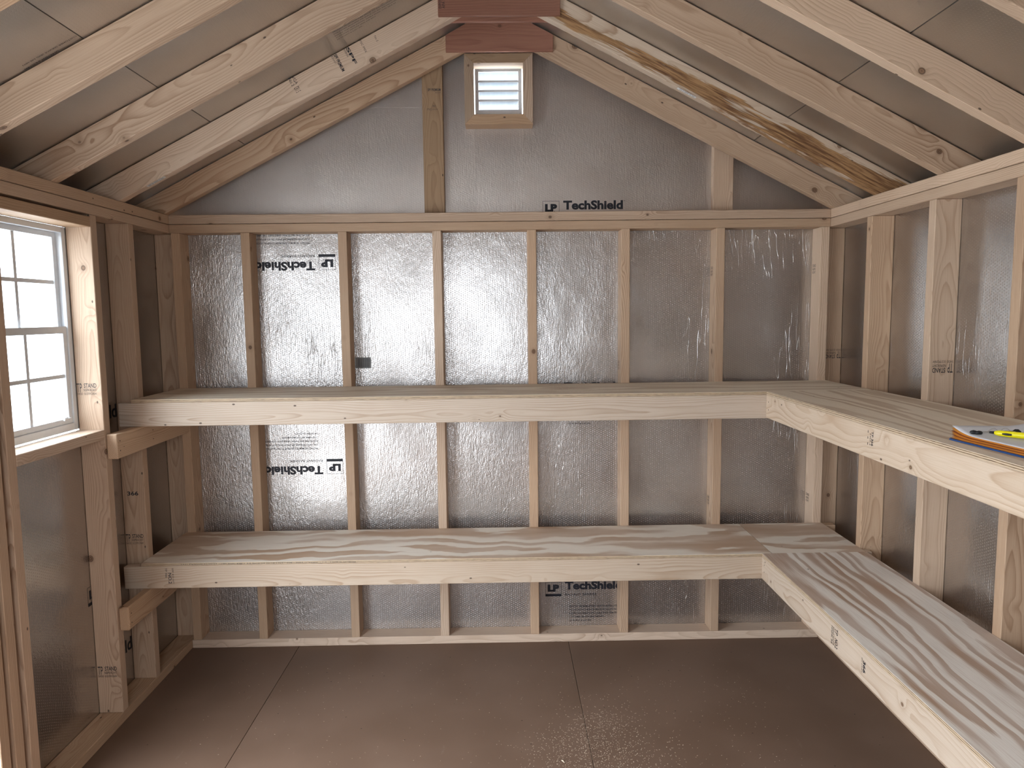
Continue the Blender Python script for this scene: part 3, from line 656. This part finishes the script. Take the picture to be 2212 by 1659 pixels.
# screws in the ledgers and boards
def dots(parent, pts, nrm, r=0.09):
    for p in pts:
        bm = bmesh.new(); bmesh.ops.create_cone(bm, cap_ends=True, segments=10, radius1=r*U, radius2=r*U, depth=0.03*U)
        q = Vector(nrm).to_track_quat('Z', 'Y').to_matrix().to_4x4(); q.translation = Vector(p)*U
        mesh_obj('screw', bm, 'dark', parent, q)
dots(sl3, [(-55.0, -22.4, ZU-5.2), (-55.0, -22.4, ZU-6.6), (-55.0, -12.7, ZU-5.2), (-55.0, -12.7, ZU-6.6)], (1, 0, 0))
dots(sl1, [(-55.0, -22.4, ZL-5.2), (-55.0, -22.4, ZL-6.6), (-55.0, -12.7, ZL-5.2), (-55.0, -12.7, ZL-6.6)], (1, 0, 0))
dots(fb2, [(XR, -17.0, ZL-1.5), (XR, -17.0, ZL-2.6)], (-1, 0, 0)); dots(fb4, [(XR-.1, -17.4, ZU-1.5), (XR-.1, -17.4, ZU-2.7)], (-1, 0, 0))

# ------------------------------------------------------------------ clipboard, papers, pen, glasses
ZT = ZU+.05
ang = -math.radians(85.2)
ex = Vector((math.cos(ang), math.sin(ang), 0)); ey = Vector((-ex.y, ex.x, 0))     # ex runs towards the door, ey to the right wall
def at(p, a, b, z): return Vector(p)+ex*a+ey*b+Vector((0, 0, z))
C0 = Vector((41.45, -58.5, ZT+.02))
mw = Matrix((ex, ey, Vector((0, 0, 1)))).transposed().to_4x4(); mw.translation = C0*U
cb = tag(bpy.data.objects.new('clipboard', None), 'blue plastic clipboard lying under a pad of amber papers', 'clipboard'); cb.matrix_basis = mw; COL.objects.link(cb)
bm = bmesh.new(); add_box(bm, (0, 0, 0), (12.5, 9.0, 0.12)); bmesh.ops.bevel(bm, geom=[e for e in bm.edges if abs(e.verts[0].co.z-e.verts[1].co.z) > 0.001], offset=0.35*U, segments=4, affect='EDGES')
o = mesh_obj('backing_board', bm, 'blue'); o.parent = cb
bm = bmesh.new(); add_box(bm, (11.65, 2.5, 0.12), (12.4, 6.5, 0.3)); add_box(bm, (11.7, 2.6, 0.3), (12.1, 6.4, 0.7))
o = mesh_obj('clamp', bm, 'steel'); o.parent = cb
def sheet(name, mat, z0, lift, liftr, off, wav):
    nx, ny = 26, 14; bm = bmesh.new(); g = []
    Lx, Ly = 11.0, 8.5
    for i in range(nx+1):
        row = []
        for j in range(ny+1):
            a, b = Lx*i/nx, Ly*j/ny
            ta = max(0.0, 1-a/3.0)
            z = z0+lift*ta**2.2*(0.55+0.45*max(0, 1-b/8.5)) + wav*(0.5+0.5*math.sin(a*0.9+z0*9))*0.05*max(0, 1-a/10) + liftr*max(0.0, 1-a/5.0)**2*max(0.0, (b-5.5)/3.0)**1.5
            row.append(bm.verts.new(Vector((a+0.35+off[0], b+0.25+off[1], z))*U))
        g.append(row)
    for i in range(nx):
        for j in range(ny): bm.faces.new((g[i][j], g[i+1][j], g[i+1][j+1], g[i][j+1]))
    o = mesh_obj(name, bm, mat, None, mw.copy(), True)
    sol = o.modifiers.new('thickness', 'SOLIDIFY'); sol.thickness = 0.012*U; sol.offset = 1
    return o
NS = 8
for k in range(NS):
    o = sheet('paper_form', 'amber' if (k % 3 != 2 or k == NS-1) else 'amber2', 0.14+0.065*k, 0.05+0.065*k, 0.1, (random.uniform(-.06, .06), random.uniform(-.05, .05)), 0.12*k)
    if k == 0: lb = 'lowest amber paper form, lying directly on the blue clipboard'
    elif k == NS-1: lb = 'topmost amber paper form, directly under the white sheet'
    elif k % 3 == 2: lb = 'rust-brown paper form between the amber sheets on the clipboard'
    else: lb = 'amber paper form inside the curled pad on the clipboard'
    tag(o, lb, 'paper', 'coloured forms on the clipboard')
tag(sheet('paper_form', 'paper', 0.14+0.065*NS+.02, 0.62, 0.5, (0.0, 0.0), 0.6), 'white paper form on top of the amber pad, corners curling up', 'paper')
ZP = ZT+.02+0.14+0.065*NS+.10

def lathe_obj(name, prof, mat, parent, mw_, seg=20):
    bm = bmesh.new(); rings = []
    for xx, r in prof:
        rings.append([bm.verts.new(Vector((xx, r*math.cos(2*PI*k/seg), r*math.sin(2*PI*k/seg)))*U) for k in range(seg)])
    for i in range(len(rings)-1):
        for k in range(seg): bm.faces.new((rings[i][k], rings[i][(k+1) % seg], rings[i+1][(k+1) % seg], rings[i+1][k]))
    bm.faces.new(rings[0]); bm.faces.new(rings[-1][::-1])
    return mesh_obj(name, bm, mat, parent, mw_, True)
# yellow pen, tip towards the back wall
p0 = Vector((43.75, -61.15, ZP+.29)); dirp = Vector((0.61, -0.79, 0)).normalized()
pm = Matrix((dirp, Vector((-dirp.y, dirp.x, 0)), Vector((0, 0, 1)))).transposed().to_4x4(); pm.translation = p0*U
pen = thing('marker_pen', tuple(p0-Vector((0, 0, .29))), 'fat yellow plastic pen with black tip lying on the white paper', 'pen')
lathe_obj('barrel', [(0.30, 0.10), (0.34, 0.18), (0.7, 0.26), (1.6, 0.28), (3.2, 0.27), (4.6, 0.25), (5.3, 0.18), (5.5, 0.08)], 'yellow', pen, pm)
lathe_obj('tip', [(-0.10, 0.05), (-0.08, 0.10), (0.30, 0.115)], 'black', pen, pm, 14)
g = lathe_obj('grip_window', [(0.9, 0.02), (1.0, 0.09), (1.3, 0.12), (1.7, 0.11), (1.8, 0.03)], 'black', pen, pm @ Matrix.Translation(Vector((0, -0.20, 0.0))*U), 12)
boxc = bmesh.new(); add_box(boxc, (3.6, -0.05, 0.2), (5.3, 0.05, 0.27)); mesh_obj('clip', boxc, 'yellow', pen, pm)
# eyeglasses
gl = thing('eyeglasses', (44.5, -60.6, ZP), 'rimless glasses with thin wire arms and black tips on the white paper', 'glasses')
def tube(name, pts, r, mat, parent, seg=8):
    bm = bmesh.new(); rings = []
    P = [Vector(p) for p in pts]
    for i, p in enumerate(P):
        t = (P[min(i+1, len(P)-1)]-P[max(i-1, 0)]).normalized(); a = t.cross(Vector((0, 0, 1)))
        if a.length < 1e-4: a = Vector((1, 0, 0))
        a.normalize(); b = t.cross(a); rr = r[i] if isinstance(r, (list, tuple)) else r
        rings.append([bm.verts.new((p+a*rr*math.cos(2*PI*k/seg)+b*rr*math.sin(2*PI*k/seg))*U) for k in range(seg)])
    for i in range(len(rings)-1):
        for k in range(seg): bm.faces.new((rings[i][k], rings[i][(k+1) % seg], rings[i+1][(k+1) % seg], rings[i+1][k]))
    bm.faces.new(rings[0][::-1]); bm.faces.new(rings[-1])
    return mesh_obj(name, bm, mat, parent, None, True)
zz_ = ZP+.19
tube('arm_tip', [(42.25, -60.55, zz_), (42.35, -60.56, zz_+.03), (42.55, -60.6, zz_+.05), (42.75, -60.65, zz_+.02), (42.8, -60.66, zz_)], [.04, .14, .18, .16, .08], 'black', gl, 12)
tube('arm_tip', [(42.62, -60.7, zz_), (42.75, -60.72, zz_), (42.95, -60.76, zz_+.02), (43.15, -60.8, zz_), (43.25, -60.82, zz_)], [.06, .15, .18, .16, .06], 'black', gl, 12)
tube('arm', [(42.7, -60.6, zz_+.03), (44.0, -60.55, zz_+.06), (46.4, -60.45, zz_+.06)], 0.03, 'steel', gl)
tube('arm', [(43.2, -60.82, zz_), (44.2, -60.8, zz_+.03), (46.5, -60.6, zz_+.05)], 0.03, 'steel', gl)
tube('bridge', [(46.3, -60.45, zz_+.04), (46.45, -60.5, zz_+.07), (46.7, -60.53, zz_+.06), (46.95, -60.55, zz_)], [.06, .17, .18, .06], 'black', gl, 12)
for x in (44.1, 45.2):
    tube('lens_edge', [(x+1.0*t, -60.3, zz_+.02+.28*math.sin(PI*t)) for t in [i/10 for i in range(11)]], 0.015, 'steel', gl, 6)

# ------------------------------------------------------------------ sawdust
def chips(name, pts, size, label):
    bm = bmesh.new()
    for x, y, z in pts:
        a = random.uniform(0, PI); l = size*random.uniform(.5, 1.6); w = size*random.uniform(.35, .7); h = size*random.uniform(.15, .5)
        c, s = math.cos(a), math.sin(a); tl = random.uniform(0, 0.5)*h
        vv = []
        for dx, dy, dz in ((-l, -w, 0), (l, -w, 0), (l, w, 0), (-l, w, 0), (-l*.7, -w*.6, h), (l*.8, -w*.7, h+tl), (l*.6, w*.8, h+tl), (-l*.8, w*.5, h)):
            vv.append(bm.verts.new(Vector((x+dx*c-dy*s, y+dx*s+dy*c, z+dz))*U))
        for f in ((0, 3, 2, 1), (4, 5, 6, 7), (0, 1, 5, 4), (1, 2, 6, 5), (2, 3, 7, 6), (3, 0, 4, 7)): bm.faces.new([vv[k] for k in f])
    o = mesh_obj(name, bm, 'chip'); o['kind'] = 'stuff'; o['label'] = label; o['category'] = 'sawdust'
    return o
pts = []
for cx, cy, sx, sy, n in ((13.5, -27.0, 3.2, 3.4, 420), (9.5, -31.5, 3.4, 3.0, 330), (15.0, -34.0, 4.5, 3.2, 380), (8.0, -36.0, 5.0, 3.0, 260), (12.0, -40.0, 9.0, 4.5, 300)):
    for _ in range(n): pts.append((random.gauss(cx, sx), random.gauss(cy, sy), 0.003))
for _ in range(420): pts.append((random.uniform(-45, 39), random.uniform(-50, -6), 0.003))
for _ in range(160): pts.append((random.uniform(16, 40), random.uniform(-45, -15), 0.003))
chips('sawdust', [p for p in pts if -56 < p[0] < 56], 0.043, 'pale sawdust scattered over the brown floor')
pts = []
for _ in range(520): pts.append((random.gauss(11, 7), random.uniform(-DU+.3, -3), ZU+.003))
for _ in range(160): pts.append((random.uniform(-10, 38), random.uniform(-DU+.2, -1), ZU+.003))
chips('sawdust', [p for p in pts if -50 < p[0] < 50], 0.035, 'fine sawdust on the upper back shelf')
sh = bpy.data.objects.new('wood_shaving', None)
bm = bmesh.new(); ra, rb = [], []
for i in range(9):
    t = i/8; a = 0.7+t*1.6
    ra.append(bm.verts.new(Vector((0.55*math.cos(a), 0.55*math.sin(a), 0.02+0.12*math.sin(PI*t)))*U)); rb.append(bm.verts.new(Vector((0.36*math.cos(a), 0.36*math.sin(a), 0.02+0.2*math.sin(PI*t)))*U))
for i in range(8): bm.faces.new((ra[i], ra[i+1], rb[i+1], rb[i]))
bpy.data.objects.remove(sh)
o = mesh_obj('wood_shaving', bm, 'chip', None, Matrix.Translation(Vector((7.5, -34.6, 0.01))*U) @ Matrix.Rotation(2.2, 4, 'Z'), True)
so = o.modifiers.new('thickness', 'SOLIDIFY'); so.thickness = 0.02*U
tag(o, 'curled wood shaving at the edge of the sawdust on the floor', 'shaving')
